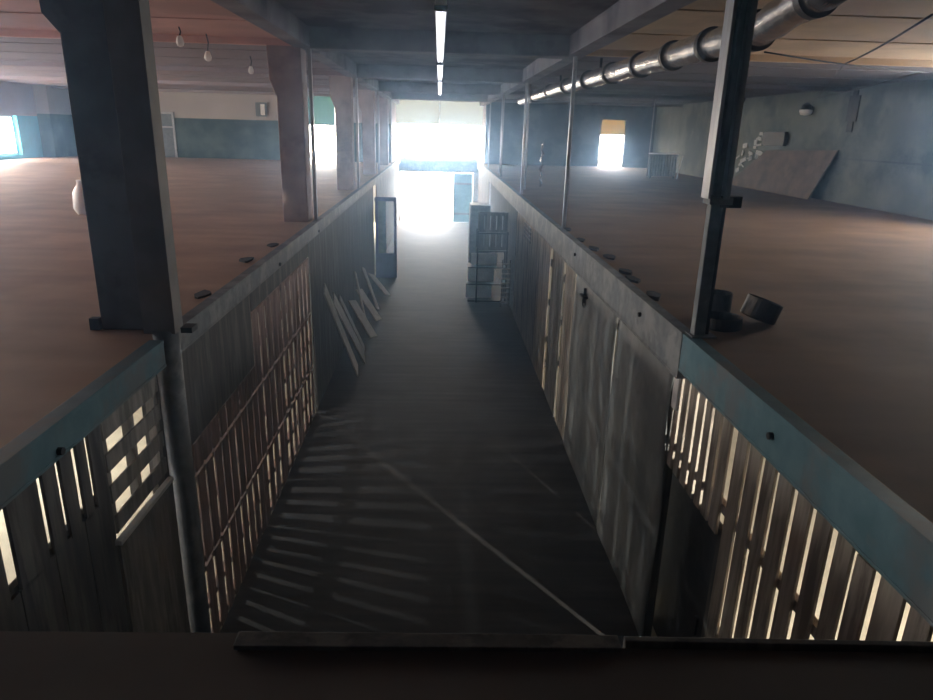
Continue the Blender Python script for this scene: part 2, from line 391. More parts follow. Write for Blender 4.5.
# right near slatted fence with a dark doorway below its far end
t = thing('slat_fence', 'fence of pale vertical wooden slats with bright gaps under the teal right beam', 'fence', (2.0, 3.4, 0))
b = MB()
slat_run(b, 1.99, .02, 1.6, 4.1, lambda y: 0, lambda y: 2.745+random.uniform(-.03,.02), .12, .155, .045, .065)
slat_run(b, 1.99, .02, 4.12, 5.2, lambda y: 1.88, lambda y: 2.745+random.uniform(-.03,.02), .11, .14, .035, .05)
b.build('slat_panel', M_wood, t, bevel=.003)
for z in (.25, 1.15, 2.05):
    b = MB(); b.box(2.015, 2.06, 1.6, 4.1 if z < 1.8 else 5.2, z, z+.07); b.build('rail', M_wood, t, bevel=.003)
b = MB(); b.box(2.015, 2.06, 4.06, 5.2, 1.86, 1.93); b.build('rail', M_woodK, t)
b = MB(); b.box(2.015, 2.08, 4.06, 4.14, 0, 1.9); b.build('door_jamb', M_woodK, t, bevel=.004)
t = thing('doorway_shade_sheets', 'dark sheets added to keep the low opening in the right slat fence black', 'door', (2.3, 4.6, 0))
b = MB(); b.box(2.03, 2.04, 4.145, 4.64, 0, 1.86); b.build('door_leaf', M_darkst, t)  # dark leaves stand in for shade; overlap shaped to pass the bulb stripe
b = MB(); b.box(2.147, 2.157, 4.55, 5.5, 0, 2.0); b.build('door_leaf', M_darkst, t)
b = MB(); b.box(2.015, 2.03, 4.25, 4.29, .9, 1.05); b.build('handle', M_darkst, t)
b = MB(); b.box(1.975, 1.995, 5.12, 5.24, 2.40, 2.72)
tag(b.build('pale_board_scrap', M_ply, bevel=.002), 'small pale board nailed where the slat fence meets the grey sheet metal', 'board')

b = MB(); b.box(2.0, 2.07, 5.24, 5.34, 0, 2.75)  # added upright that hides a bright sliver at the sheet edge
tag(b.build('gap_blocker', M_woodK), 'dark upright timber added to close the bright gap behind the nearer metal sheet', 'timber')
# grey sheet-metal leaves
def sheet(y0, y1, label, wav, lock=False):
    t = thing('metal_sheeting', label, 'metal panel', (1.98, (y0+y1)/2, 0), 'grey sheet metal panels on the right')
    b = MB()
    n = 14; vs = []
    for i in range(n+1):
        for j in range(n+1):
            u, v = i/n, j/n
            y = y0+(y1-y0)*u; z = 2.69*v + (.02*math.sin(5*u) if j == n else 0)
            if i == 0: y += wav*(.05*math.sin(9*v)-.04*(1-v))
            x = 1.975 + .012*math.sin(4*u+3*v)*wav + .01*math.sin(7*v)
            vs.append(b.bm.verts.new((x, y, z)))
    for i in range(n):
        for j in range(n):
            a = i*(n+1)+j; b.bm.faces.new((vs[a], vs[a+1], vs[a+n+2], vs[a+n+1]))
    o = b.build('sheet', M_sheet, t, smooth=True)
    md = o.modifiers.new('thick', 'SOLIDIFY'); md.thickness = .012; md.offset = 0
    b = MB(); b.box(2.0, 2.05, y0+.02, y1-.02, 2.5, 2.58); b.build('rail', M_darkst, t)
    b = MB(); b.box(2.0, 2.05, y0+.02, y1-.02, .2, .28); b.build('rail', M_darkst, t)
    if lock:
        b = MB(); b.box(1.93, 1.965, y1-.75, y1-.71, 2.42, 2.62); b.box(1.90, 1.965, y1-.86, y1-.62, 2.50, 2.53)
        b.build('latch', M_darkst, t, bevel=.004)
        b = MB(); b.tube([(1.93, y1-.8+.08*math.cos(a), 2.44+.06*math.sin(a)) for a in [k*PI/6 for k in range(13)]], .01, 6); b.build('padlock', M_darkst, t)
    return t
sheet(5.24, 7.06, 'nearer of two tall grey sheet metal panels, its near edge ragged beside the dark opening', 1.0)
sheet(7.12, 9.45, 'farther of two tall grey sheet metal panels, with a black latch near its top', .5, True)

# plank panels further on
t = thing('plank_wall', 'narrow panel of upright brown planks between the latched metal sheet and the wide plank wall', 'plank panel', (2, 10, 0), 'plank panels on the right')
b = MB(); slat_run(b, 1.985, .02, 9.55, 10.35, lambda y: 0, lambda y: 2.70, .22, .26, .008, .02, .003); b.build('plank_face', M_wood, t, bevel=.003)
b = MB(); b.box(2.01, 2.05, 9.55, 10.35, 2.3, 2.4); b.build('rail', M_woodK, t)
b = MB(); b.box(2.01, 2.05, 9.55, 10.35, .4, .5); b.build('rail', M_woodK, t)
t = thing('plank_wall', 'grey brown plank panel with light showing through slots at both edges', 'plank panel', (2, 11, 0), 'plank panels on the right')
b = MB(); slat_run(b, 1.985, .02, 10.52, 11.6, lambda y: 0, lambda y: 2.70, .2, .26, .008, .02, .003); b.build('plank_face', M_woodG, t, bevel=.003)
b = MB(); b.box(2.01, 2.05, 10.36, 11.9, 2.3, 2.4); b.build('rail', M_woodK, t)
b = MB(); b.box(2.01, 2.05, 10.36, 11.9, 1.6, 1.7); b.build('rail', M_woodK, t)
b = MB(); b.box(2.01, 2.05, 10.36, 11.9, .9, 1.0); b.build('rail', M_woodK, t)
t = thing('plank_wall', 'wide wall of close upright brown planks reaching towards the shelf rack', 'plank panel', (2, 14.5, 0), 'plank panels on the right')
b = MB(); slat_run(b, 1.985, .02, 11.88, 17.2, lambda y: 0, lambda y: 2.70, .2, .26, .004, .014, .003); b.build('plank_face', M_wood, t, bevel=.003)
b = MB(); b.box(2.01, 2.05, 11.9, 17.2, 2.3, 2.4); b.build('rail', M_woodK, t)
b = MB(); b.box(2.01, 2.05, 11.9, 17.2, .4, .5); b.build('rail', M_woodK, t)
b = MB()
for k in range(4): b.box(1.965, 1.983, 14.5, 15.6, 2.28+.09*k, 2.33+.09*k)
b.build('patch_boards', M_woodG, t, bevel=.002)
t = thing('plank_wall', 'dark farthest plank wall behind the shelf rack and crates', 'plank panel', (2, 22, 0), 'plank panels on the right')
b = MB(); slat_run(b, 1.985, .02, 17.35, 26.6, lambda y: 0, lambda y: 2.70, .22, .3, .01, .03, .003); b.build('plank_face', M_woodK, t)
b = MB(); b.box(2.01, 2.05, 17.4, 26.6, 2.3, 2.4); b.build('rail', M_woodK, t)
t = thing('plank_wall', 'short pale plank wall beside the open gate, right of the passage', 'plank panel', (2, 31, 0), 'plank panels on the right')
b = MB(); slat_run(b, 1.985, .02, 27.4, 35.1, lambda y: 0, lambda y: 2.70, .3, .4, .004, .012, .003); b.build('plank_face', M_woodG, t)

# ---- left side
def upright_slats(y0, y1, label, m, **k):
    t = thing('slat_fence', label, 'fence', (-2, (y0+y1)/2, 0))
    b = MB(); slat_run(b, -1.99, .02, y0, y1, lambda y: 0, lambda y: 2.72, k.get('w0', .12), k.get('w1', .15), k.get('g0', .03), k.get('g1', .05)); b.build('slat_panel', m, t, bevel=.003)
    for z in (.3, 1.3, 2.36):
        b = MB(); b.box(-2.06, -2.015, y0, y1, z, z+.08); b.build('rail', m, t)
    return t
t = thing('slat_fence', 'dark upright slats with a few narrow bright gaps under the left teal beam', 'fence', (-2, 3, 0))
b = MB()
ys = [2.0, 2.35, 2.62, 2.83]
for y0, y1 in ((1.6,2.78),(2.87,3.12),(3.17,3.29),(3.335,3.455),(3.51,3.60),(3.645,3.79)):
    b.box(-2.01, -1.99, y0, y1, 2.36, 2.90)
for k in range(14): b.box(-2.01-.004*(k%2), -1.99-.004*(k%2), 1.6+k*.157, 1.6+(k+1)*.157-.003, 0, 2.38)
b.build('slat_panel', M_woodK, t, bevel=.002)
for z in (.3, 1.3, 2.32):
    b = MB(); b.box(-2.06, -2.02, 1.6, 3.79, z, z+.08); b.build('rail', M_woodK, t)

def pallet(y0, y1, z0, z1, m, label, vertical=True, nb=5, gap=.10, group='reddish pallets of the left wall', rails=3, X=-1.99):
    t = thing('wooden_pallet', label, 'pallet', (-2, (y0+y1)/2, z0), group)
    b = MB()
    if vertical:
        w = (y1-y0-gap*(nb-1))/nb
        for k in range(nb):
            dy = random.uniform(-.012, .012); y = y0+k*(w+gap)+dy
            if k == 0: y = y0
            if k == nb-1: y = y1-w
            b.box(X-.016, X, y, y+w, z0+random.uniform(0,.012), z1-random.uniform(0,.012))
        b.build('slat_panel', m, t, bevel=.002)
        for k in range(rails):
            z = z0+.015+(z1-z0-.09)*k/(rails-1)
            b = MB(); b.box(X-.075, X-.018, y0, y1, z, z+.06); b.build('stringer', m, t)
    else:
        w = (z1-z0-gap*(nb-1))/nb
        for k in range(nb): b.box(X-.016, X, y0, y1, z0+k*(w+gap), z0+k*(w+gap)+w)
        b.build('slat_panel', m, t, bevel=.002)
        for y in (y0, (y0+y1)/2-.03, y1-.06):
            b = MB(); b.box(X-.075, X-.018, y, y+.06, z0, z1); b.build('stringer', m, t)
    return t
pallet(3.81, 4.64, 2.08, 2.84, M_woodG, 'grey pallet with level boards set high beside the tube post', False, 4, .095, None)
t = thing('leaning_board', 'tall grey board with pale top edge leaning below the level boarded pallet', 'board', (-1.95, 4.2, 0))
b = MB(); b.prism([(3.75, 0), (4.62, 0), (4.62, 2.02), (3.75, 2.04)], 'x', -1.978, -1.955); b.build('panel', M_woodG, t, bevel=.003)
b = MB(); b.prism([(3.75, 2.035), (4.62, 2.015), (4.62, 2.045), (3.75, 2.065)], 'x', -1.985, -1.945); b.build('edge_strip', M_ply, t)
b = MB(); b.box(-2.13, -2.08, 4.66, 4.94, 0, 2.9)  # added backing that fills most of the bright gap by the tube post
tag(b.build('gap_blocker', M_woodK), 'dark upright timber added behind the steel tube post to narrow a bright gap', 'timber')
b = MB(); b.box(-2.01, -1.99, 7.18, 10.5, 2.64, 2.92)
tag(b.build('dark_fascia', M_woodK), 'long dark strip of board above the reddish pallets, under the left beam', 'board')
b = MB(); b.box(-2.008, -1.992, 4.98, 7.15, 2.04, 2.92)
t = tag(b.build('dark_sheet', M_woodK, bevel=.003), 'dark board panel hung over the pallets just past the tube post', 'board')
colw = [(4.98, 6.06), (6.09, 7.17), (7.2, 8.28), (8.31, 9.39), (9.42, 10.5)]
rowz = [(.0, .86), (.88, 1.74), (1.76, 2.62)]
rn = ['bottom', 'middle', 'top']; cn = ['nearest column beside the tube post', 'second column from the tube post', 'third column from the tube post', 'fourth column from the tube post', 'farthest column where the dark wall starts']
for ci, (a, c) in enumerate(colw):
    for ri, (z0, z1) in enumerate(rowz):
        if ri == 2 and ci < 2: z1 = 2.04
        nb = 5 if ci < 2 else 4
        g = .085 if ci < 2 else (.12 if ci == 2 else .15)
        if ri == 2: g *= .65
        if ri == 1: g *= .6 if ci < 3 else .85
        if ci < 2: g *= .8
        pallet(a, c, z0, z1, M_woodR, 'reddish brown upright slatted pallet, %s row, %s' % (rn[ri], cn[ci]), True, nb, g)

def plank_wall(y0, y1, label, m):
    t = thing('plank_wall', label, 'plank panel', (-2, (y0+y1)/2, 0), 'dark plank panels on the left')
    b = MB(); slat_run(b, -1.99, .02, y0, y1, lambda y: 0, lambda y: 2.90, .24, .32, .0, .004, .0); b.build('plank_face', m, t, bevel=.003)
    b = MB(); b.box(-2.06, -2.015, y0, y1, 2.3, 2.4); b.build('rail', m, t)
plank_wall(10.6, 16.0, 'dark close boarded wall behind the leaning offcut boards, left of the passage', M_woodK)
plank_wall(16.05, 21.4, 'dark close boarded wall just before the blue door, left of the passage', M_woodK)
plank_wall(22.4, 35.1, 'pale close boarded wall beyond the blue door, left of the passage', M_woodG)

# leaning offcut boards on the left
def lean(y, w, L, foot, label, tw=0, th=.025, m=None):
    m = m or mat('wood_pale_offcut', (.34,.33,.32), (.5,.49,.475), scale=6, stretch=(3,3,.4))
    """a board leaning on the left wall; y = its place along the wall, tw slides its top along the wall"""
    top = math.sqrt(max(.01, L*L-foot*foot-tw*tw))
    b = MB()
    d = Vector((-foot, tw, top)).normalized(); yv = Vector((0, 1, 0)); yv = (yv - d*yv.dot(d)).normalized(); n = d.cross(yv).normalized()
    base = Vector((-1.95+foot, y, .015)) + n*0
    vs = b.box(0, 1, 0, 1, 0, 1)
    for v in vs:
        p = base + yv*(v.co.x-.5)*w + n*(v.co.y-.5)*th + d*v.co.z*L
        v.co = p
    zmin = min(v.co.z for v in vs)
    for v in vs: v.co.z -= zmin
    xm = min(v.co.x for v in vs)
    if xm < -1.965:
        for v in vs: v.co.x += -1.965-xm
    return tag(b.build('offcut_board', m, bevel=.003), label, 'board', 'offcut boards leaning on the left wall')
lean(12.5, .30, 2.1, .42, 'longest pale offcut board, nearest of those leaning on the left wall', -.95)
lean(13.25, .36, 1.7, .46, 'broad grey offcut board leaning just behind the longest one', -.8)
lean(13.95, .2, 1.45, .40, 'narrow offcut board with a pointed tilt, third in the leaning row', -.6)
lean(14.75, .6, .95, .5, 'wide grey sheet offcut low in the middle of the leaning row', .25)
lean(15.25, .14, 1.5, .36, 'thin batten tilting the opposite way in the middle of the leaning row', .75)
lean(16.2, .6, .9, .5, 'frame sized board lying low past the thin batten', .2)
lean(17.3, .3, 1.15, .4, 'short pale offcut board towards the blue door', .4)
lean(18.8, .45, .8, .5, 'last low offcut board before the blue door', .35)

# blue door leaf standing open on the left
t = thing('blue_door', 'open blue door leaf with a narrow pane, standing square to the left wall', 'door', (-1.6, 21.5, 0))
b = MB()
for r in ((-1.95,-1.86,0,2.52),(-1.38,-1.29,0,2.52),(-1.86,-1.38,2.40,2.52),(-1.86,-1.38,0,.78)):
    b.box(r[0], r[1], 21.48, 21.53, r[2], r[3])
b.build('door_frame', M_blue, t, bevel=.004)
b = MB(); b.box(-1.86, -1.62, 21.49, 21.52, .78, 2.40); b.build('panel', M_rad, t)
b = MB(); b.box(-1.62, -1.38, 21.50, 21.51, .78, 2.40); b.build('pane', film('door_pane_milky', (.9,.93,.97)), t)
b = MB(); b.box(-1.36, -1.32, 21.43, 21.48, 1.05, 1.2); b.build('handle', M_darkst, t)

# ------------------------------------------------------------------ shelf rack with pale sheets, crates on the right
t = thing('shelf_rack', 'black metal shelf rack standing against the right plank wall', 'shelf rack', (1.4, 18.5, 0))
for x in (1.08, 1.88):
    for y in (18.4, 18.95):
        b = MB(); b.box(x-.02, x+.02, y-.02, y+.02, 0, 1.98); b.build('upright', M_darkst, t)
for z in (.03, .5, .97, 1.42):
    b = MB(); b.box(.84 if z < 1.2 else 1.06, 1.92, 18.38, 18.99, z, z+.03); b.build('shelf', M_darkst, t, bevel=.003)
b = MB(); b.box(1.06, 1.92, 18.39, 18.42, 1.9, 1.94); b.build('top_rail', M_darkst, t)
b = MB(); b.box(1.06, 1.92, 18.93, 18.96, 1.9, 1.94); b.build('top_rail', M_darkst, t)
for z, x0, h, lb in ((.06, .80, .42, 'lowest'), (.53, .86, .41, 'middle'), (1.0, .93, .34, 'upper')):
    R = Matrix.Rotation(math.radians(12), 3, 'X')
    b = MB(); b.obox((x0+.36, 18.70, z+h/2), (.72, .02, h), R)
    tag(b.build('pale_sheet', M_ply, bevel=.003), 'pale board propped on the %s shelf of the black rack' % lb, 'board', 'pale boards on the shelf rack')
t = thing('slatted_crate', 'dark wooden crate with bright slots perched on top of the shelf rack', 'crate', (1.45, 18.7, 1.47))
b = MB()
for k in range(5): 
    x = 1.10+.162*k; b.box(x, x+.13, 18.42, 18.44, 1.46, 2.44)
b.build('slat_panel', M_woodK, t)
for z in (1.46, 1.92, 2.38):
    b = MB(); b.box(1.10, 1.88, 18.44, 18.47, z, z+.1); b.build('rail', M_woodK, t)
b = MB(); b.box(1.10, 1.13, 18.47, 18.9, 1.46, 2.44); b.box(1.85, 1.88, 18.47, 18.9, 1.46, 2.44); b.build('side_panel', M_woodK, t)
t = thing('tall_cabinet', 'dark blue grey tall cabinet standing behind the shelf rack', 'cabinet', (1.3, 20.8, 0))
b = MB(); b.box(.95, 1.55, 20.4, 21.2, 0, 2.45); b.build('body', M_rad, t, bevel=.01)
b = MB(); b.box(.98, 1.52, 20.375, 20.4, .06, 2.40); b.build('door', M_rad, t, bevel=.004)
b = MB(); b.box(1.44, 1.46, 20.35, 20.375, 1.2, 1.35); b.build('handle', M_darkst, t)
t = thing('ladder_frame', 'short slatted ladder frame leaning between the shelf rack and the planks', 'ladder', (1.93, 17.9, 0))
b = MB()
for k in range(9): b.box(1.72, 1.95, 17.90, 17.93, .12+.13*k, .16+.13*k)
b.build('rung_set', M_woodG, t)
for x in (1.72, 1.93):
    b = MB(); b.box(x, x+.03, 17.93, 17.96, 0, 1.3); b.build('side_rail', M_woodK, t)

# ------------------------------------------------------------------ gate
t = thing('gate_leaf', 'pale teal right leaf of the far gate, partly closed against the daylight', 'gate', (1.2, 35.4, 0))
b = MB(); b.box(.75, 1.72, 35.42, 35.5, .02, 2.46); b.build('panel', mat('gate_teal', (.10,.24,.27), (.14,.3,.33), rough=.5), t, bevel=.004)
b = MB(); b.box(.75, 1.72, 35.40, 35.42, .4, .5); b.build('brace', M_rail, t)
b = MB(); b.box(.75, 1.72, 35.40, 35.42, 1.9, 2.0); b.build('brace', M_rail, t)
t = thing('gate_lintel', 'grey steel lintel crossing the passage between the gate and the upper window', 'lintel', (0, 35.3, 2.8))
b = MB(); b.box(-2.9, 2.9, 35.2, 35.58, 2.5, 3.02); b.build('channel', M_rail, t, bevel=.01)
b = MB(); b.box(-2.9, 2.9, 35.12, 35.2, 2.98, 3.04); b.build('top_flange', M_rail, t)

# upper window sheeting
o = MB(); o.box(-2.25, -.02, YG+.12, YG+.13, 4.75, 5.98); o = o.build('window_1', M_film_w); struct(o)
o = MB(); o.box(.0, 2.42, YG+.12, YG+.13, 4.75, 5.98); o = o.build('window_1_sheet', M_film_w); struct(o)
b = MB(); b.box(-2.25, -2.15, YG+.05, YG+.2, 3.15, 5.98); b.box(2.22, 2.42, YG+.05, YG+.2, 3.15, 5.98); b.box(-2.25, 2.42, YG+.05, YG+.2, 5.9, 5.98); b.box(-.03,.01, YG+.09, YG+.16, 4.75, 5.98)
struct(b.build('window_1_frame', M_winf))
# left far doorway: teal sheeting above
b = MB(); b.box(-5.75, -4.60, YL+.1, YL+.11, 4.62, 5.90); struct(b.build('window_2', M_film_t))
b = MB(); b.box(-5.95, -5.75, YL+.05, YL+.2, DK, 5.9); b.box(-5.75, -4.55, YL+.08, YL+.14, 4.58, 4.64); struct(b.build('window_2_frame', M_wallFL))
# right far doorway: yellow sheeting above
b = MB(); b.box(7.55, 8.72, YR+.1, YR+.11, 4.5, 5.17); struct(b.build('window_3', M_film_y))
# left wall windows
for i, (a, c, z0, z1) in enumerate(lw):
    b = MB(); xm = XL-.2
    for r in ((a, a+.08, z0, z1), (c-.08, c, z0, z1), ((a+c)/2-.03, (a+c)/2+.03, z0, z1), (a, c, z0, z0+.07), (a, c, z1-.07, z1)):
        b.box(xm-.04, xm+.04, *r)
    struct(b.build('window_%d_frame' % (4+i), M_winf))
for i, (a, c, z0, z1) in enumerate(rw):
    b = MB(); xm = XR+.2
    for r in ((a, a+.08, z0, z1), (c-.08, c, z0, z1), ((a+c)/2-.03, (a+c)/2+.03, z0, z1), (a, c, z0, z0+.07), (a, c, z1-.07, z1)):
        b.box(xm-.04, xm+.04, *r)
    struct(b.build('window_%d_frame' % (10+i), M_winf))

# ------------------------------------------------------------------ far left wall details
t = thing('wall_hatch', 'dark recessed hatch with a pale sill on the far left wall by the corner', 'hatch', (-16, YL-.03, 5.2))
b = MB(); b.box(-15.35, -13.9, YL-.04, YL-.005, 4.7, 5.72); b.build('recess_panel', M_darkst, t)
b = MB(); b.box(-15.4, -13.85, YL-.12, YL-.005, 4.62, 4.70); b.box(-15.4, -13.85, YL-.08, YL-.04, 5.18, 5.22); b.build('sill', M_winf, t)
t = thing('service_doorway', 'pale framed metal door low on the far left wall, right of the steel tube post', 'door', (-12, YL-.03, DK))
b = MB()
for r in ((-12.6,-12.52,DK,4.95),(-11.62,-11.54,DK,4.95),(-12.6,-11.54,4.87,4.95),(-12.6,-11.54,4.3,4.36)): b.box(r[0], r[1], YL-.08, YL-.005, r[2], r[3])
b.build('frame', M_winf, t)
b = MB(); b.box(-12.52, -11.62, YL-.05, YL-.005, DK+.01, 4.87); b.build('door_leaf', M_rad, t)
t = thing('switch_box', 'small pale switch box on the far left wall beside the second column', 'switch box', (-7.75, YL-.05, 5.15))
b = MB(); b.box(-7.98, -7.52, YL-.14, YL-.005, 4.87, 5.45); b.build('body', M_rad, t, bevel=.01)
b = MB(); b.box(-7.76, -7.58, YL-.16, YL-.14, 4.93, 5.38); b.build('lid', M_white, t)
# pilaster-like column on the left wall
b = MB(); b.box(XL, XL+.5, 29.3, YL, DK, CEIL); struct(b.build('wall_left_pier', M_wallFL))

# pendant bulbs of the left deck
def onz_pt(px, py, z):
    f, pi, ya, ro = 681.35, math.radians(17.914), math.radians(2.663), math.radians(1.595)
    F = Vector((math.sin(ya), math.cos(ya), 0)); R = Vector((math.cos(ya), -math.sin(ya), 0)); U = Vector((0,0,1))
    F2 = F*math.cos(pi)-U*math.sin(pi); U2 = U*math.cos(pi)+F*math.sin(pi)
    R3 = R*math.cos(ro)+U2*math.sin(ro); U3 = U2*math.cos(ro)-R*math.sin(ro)
    d = R3*(px-466.5)/f - U3*(py-350)/f + F2
    return Vector((0,0,EYE)) + d*((z-EYE)/d.z)
for (px, py, z, lb) in ((180, 41, 5.62, 'nearer of the two larger ones, close under a salmon slab'), (208, 56, 5.5, 'lower one on a short wire beside the second column'), (251, 70, 5.55, 'smallest and farthest one, left of the second column')):
    p = onz_pt(px, py, z)
    t = thing('pendant_bulb', 'white pendant bulb, left ceiling, ' + lb, 'lamp', p, 'pendant bulbs of the left deck')
    b = MB(); b.lathe([(.008,.07),(.03,.06),(.045,.02),(.055,-.02),(.04,-.06),(.01,-.075)], p, 14); b.build('bulb', M_white, t, smooth=True)
    b = MB(); b.tube([p+Vector((0,0,.065)), (p.x+.02, p.y, (p.z+CEIL)/2+.03), (p.x, p.y, CEIL)], .01, 6); b.build('wire', M_darkst, t)

# wall lamp, pipe, board on the right wall
t = thing('wall_lamp', 'round white wall lamp with dark cap on the grey right wall', 'lamp', (XR-.1, 19.2, 5.3))
b = MB(); b.lathe([(.02,-.13),(.13,-.11),(.17,-.02),(.16,.02)], (XR-.17, 19.2, 5.3), 18); b.build('globe', M_white, t, smooth=True)
b = MB(); b.lathe([(.15,.02),(.12,.14),(.05,.2)], (XR-.17, 19.2, 5.3), 16); b.build('cap', M_darkst, t)
b = MB(); b.box(XR-.08, XR, 19.17, 19.23, 5.36, 5.42); b.build('arm', M_darkst, t)
b = MB(); b.prism([(23.2, DK), (17.9, DK), (17.4, 4.32), (21.2, 4.2)], 'x', XR-.09, XR-.05)
for v in b.bm.verts:
    v.co.x -= (4.5-v.co.z)*.22
tag(b.build('leaning_sheet', M_rust, bevel=.004), 'big brown sheet with slanting edges leaning on the right grey wall', 'board')
b = MB(); b.box(XR-.16, XR-.06, 20.2, 21.6, 4.35, 4.75)
tag(b.build('wall_box', M_darkst, bevel=.01), 'small dark box on the right wall above the leaning brown sheet', 'box')
b = MB()
for k in range(26):
    y = random.uniform(21.8, 24.2); z = random.uniform(3.5, 4.75)
    b.obox((XR-.03, y, z), (.03, random.uniform(.1,.4), random.uniform(.04,.16)), Matrix.Rotation(random.uniform(-.5,.5), 3, 'X'))
tag(b.build('peeling_plaster', M_winf), 'patch of pale peeling plaster on the right wall behind the channel post', 'plaster', kind='stuff')
b = MB()
for z0, z1, dy in ((5.55,5.72,.1),(5.0,5.6,.22),(4.75,5.0,.12)): b.box(XR-.03, XR, 17.25-dy, 17.25+dy, z0, z1)
tag(b.build('broken_joint', M_darkst), 'dark broken vertical joint in the grey right wall', 'wall joint')
b = MB(); b.box(XR-.02, XR, 12.2, 20, 4.10, 4.14); struct(b.build('trim_1', M_wallD))

# radiator / rack on the right deck
t = thing('cast_radiator', 'dark finned radiator with a pale top edge standing on the far right deck', 'radiator', (8.1, 25.4, DK))
b = MB()
for k in range(10): b.box(7.66+.1*k, 7.73+.1*k, 25.35, 25.48, DK+.08, DK+.86)
b.build('fins', M_rad, t, bevel=.01)
b = MB(); b.box(7.62, 8.68, 25.33, 25.5, DK+.84, DK+.89); b.build('top_bar', M_white, t, bevel=.005)
for x in (7.7, 8.56):
    b = MB(); b.box(x, x+.05, 25.36, 25.47, DK, DK+.1); b.build('foot', M_darkst, t)
b = MB(); b.tube([(8.7, 25.4, DK), (8.86, 25.4, DK+.8)], .02, 8)
b.build('pipe_stub', M_winf, t)
b = MB(); b.tube([(7.85, 26.2, DK), (7.85, 26.2, CEIL)], .025, 8)
tag(b.build('riser_pipe', M_post, smooth=True), 'thin riser pipe rising behind the dark radiator', 'pipe')

# ------------------------------------------------------------------ duct on the right
t = thing('ventilation_duct', 'foil wrapped round ventilation duct with dark bands under the right ceiling', 'duct', (2.75, 12, 5.45))
def duct_z(y): return 5.44 + min(.09, abs(y-6.2)*.008) + max(0, 6.4-y)*.13
b = MB()
pts = []; rs = []
y = 5.2
while y < 24.5:
    pts.append((2.75+.01*math.sin(y*3), y, duct_z(y))); rs.append(.137+.007*math.sin(y*17)+random.uniform(-.004,.004)); y += .14
b.tube(pts, .17, 26, True, rs); b.build('pipe', M_duct, t, smooth=True)
for y in (5.4, 6.35, 7.4, 8.6, 9.95, 11.6, 13.4, 15.6, 18.0, 20.8):
    b = MB(); b.tube([(2.75, y, duct_z(y)), (2.75, y+.09, duct_z(y))], .168, 26); b.build('band', M_strap, t)
b = MB(); b.tube([(2.75, 5.34, duct_z(5.3)), (2.75, 5.16, duct_z(5.1)), (2.75, 5.06, 5.72), (2.75, 5.04, 5.82)], .15, 24); b.build('elbow', M_strap, t, smooth=True)
for y in (7.0, 12.5, 16.6):
    b = MB(); b.box(2.73, 2.77, y, y+.03, duct_z(y)+.12, CEIL); b.build('hanger', M_darkst, t)

q0 = onz_pt(540, 188, DK)
b = MB()
b.tube([(q0.x+.03*math.sin(k*2.3), q0.y+.03*math.cos(k*1.7), DK+.03+.1*k) for k in range(13)], .03, 7, True, [.02+.022*(k%2) for k in range(13)])
tag(b.build('crumpled_foil_strip', M_duct), 'bright crumpled foil strip standing up from the far right deck near its edge', 'foil strip')
# cables under the right ceiling
def cable(pts, label):
    c = []
    pts = [Vector(p) for p in pts]
    for a, d in zip(pts, pts[1:]):
        for k in range(8):
            u = k/8; c.append(a.lerp(d, u)-Vector((0,0,.03*math.sin(PI*u))))
    c.append(pts[-1]); b = MB(); b.tube(c, .012, 6)
    tag(b.build('cable', M_darkst, smooth=True), label, 'cable', 'cables under the right ceiling')
a1 = onz_pt(933, 10, 5.72); a2 = onz_pt(845, 60, 5.72); a3 = onz_pt(818, 76, 5.6); a4 = onz_pt(765, 48, 5.74)
cable([(a1.x, a1.y, 5.68), a2-Vector((0,0,.06)), (XR-.05, 19.0, 5.62)], 'dark cable running slantwise from the ochre ceiling to the wall lamp')
cable([a4-Vector((0,0,.05)), (7.6, 11.3, 5.62), (XR-.05, 19.3, 5.6)], 'thin dark cable from behind the duct to the wall lamp')

# ------------------------------------------------------------------ fluorescent row over the passage
segs = [(6.85, 12.0), (12.37, 16.31), (16.64, 23.4)]
nm = ['nearest and longest looking', 'middle', 'farthest']
for (y0, y1), lb in zip(segs, nm):
    t = thing('strip_light', 'long white fluorescent strip light hung over the passage, %s of the row' % lb, 'lamp', (0, (y0+y1)/2, 5.62), 'strip lights over the passage')
    b = MB(); b.box(-.055, .055, y0, y1, 5.63, 5.68); b.build('batten', M_white, t, bevel=.004)
    b = MB(); b.tube([(-.024, y0+.04, 5.605), (-.024, y1-.04, 5.605)], .017, 8); b.build('tube', M_tube, t, smooth=True)
    b = MB(); b.tube([(.024, y0+.04, 5.605), (.024, y1-.04, 5.605)], .017, 8); b.build('tube', M_tube, t, smooth=True)
    for y in (y0, y1-.05):
        b = MB(); b.box(-.06, .06, y, y+.05, 5.585, 5.632); b.build('end_cap', M_darkst, t)
    for y in (y0+.5, y1-.5):
        b = MB(); b.box(-.006, .006, y, y+.012, 5.68, CEIL+.16); b.build('hanger', M_darkst, t)

# ------------------------------------------------------------------ things on the decks
def pot(c, r, h, label, rot=None, part=None):
    b = MB(); b.lathe([(r*.9,0),(r,.01),(r,h),(r*.94,h),(r*.92,.02),(r*.1,.015)], c, 28, rot)
    return tag(b.build('metal_tub', M_tin, smooth=False), label, 'tub', 'tubs on the right deck')
pot((2.36, 5.36, DK), .16, .10, 'wide shallow dark metal tub on the right deck at the channel post')
pot((2.43, 5.67, DK), .12, .23, 'taller dark metal tub standing behind the shallow one')
pot((2.72, 5.5, DK+.045), .15, .17, 'dark tub tipped on its side beside the shallow one', Matrix.Rotation(math.radians(18), 3, 'Y'))
p = onz_pt(86, 214, DK)
b = MB(); b.lathe([(.12,0),(.17,.1),(.15,.35),(.06,.5),(.09,.55)], p, 12)
for v in b.bm.verts: v.co.x += random.uniform(-.02,.02); v.co.z = max(DK, v.co.z)
tag(b.build('white_sack', M_white, smooth=True), 'small white sack on the left deck, half hidden by the nearest column', 'sack')
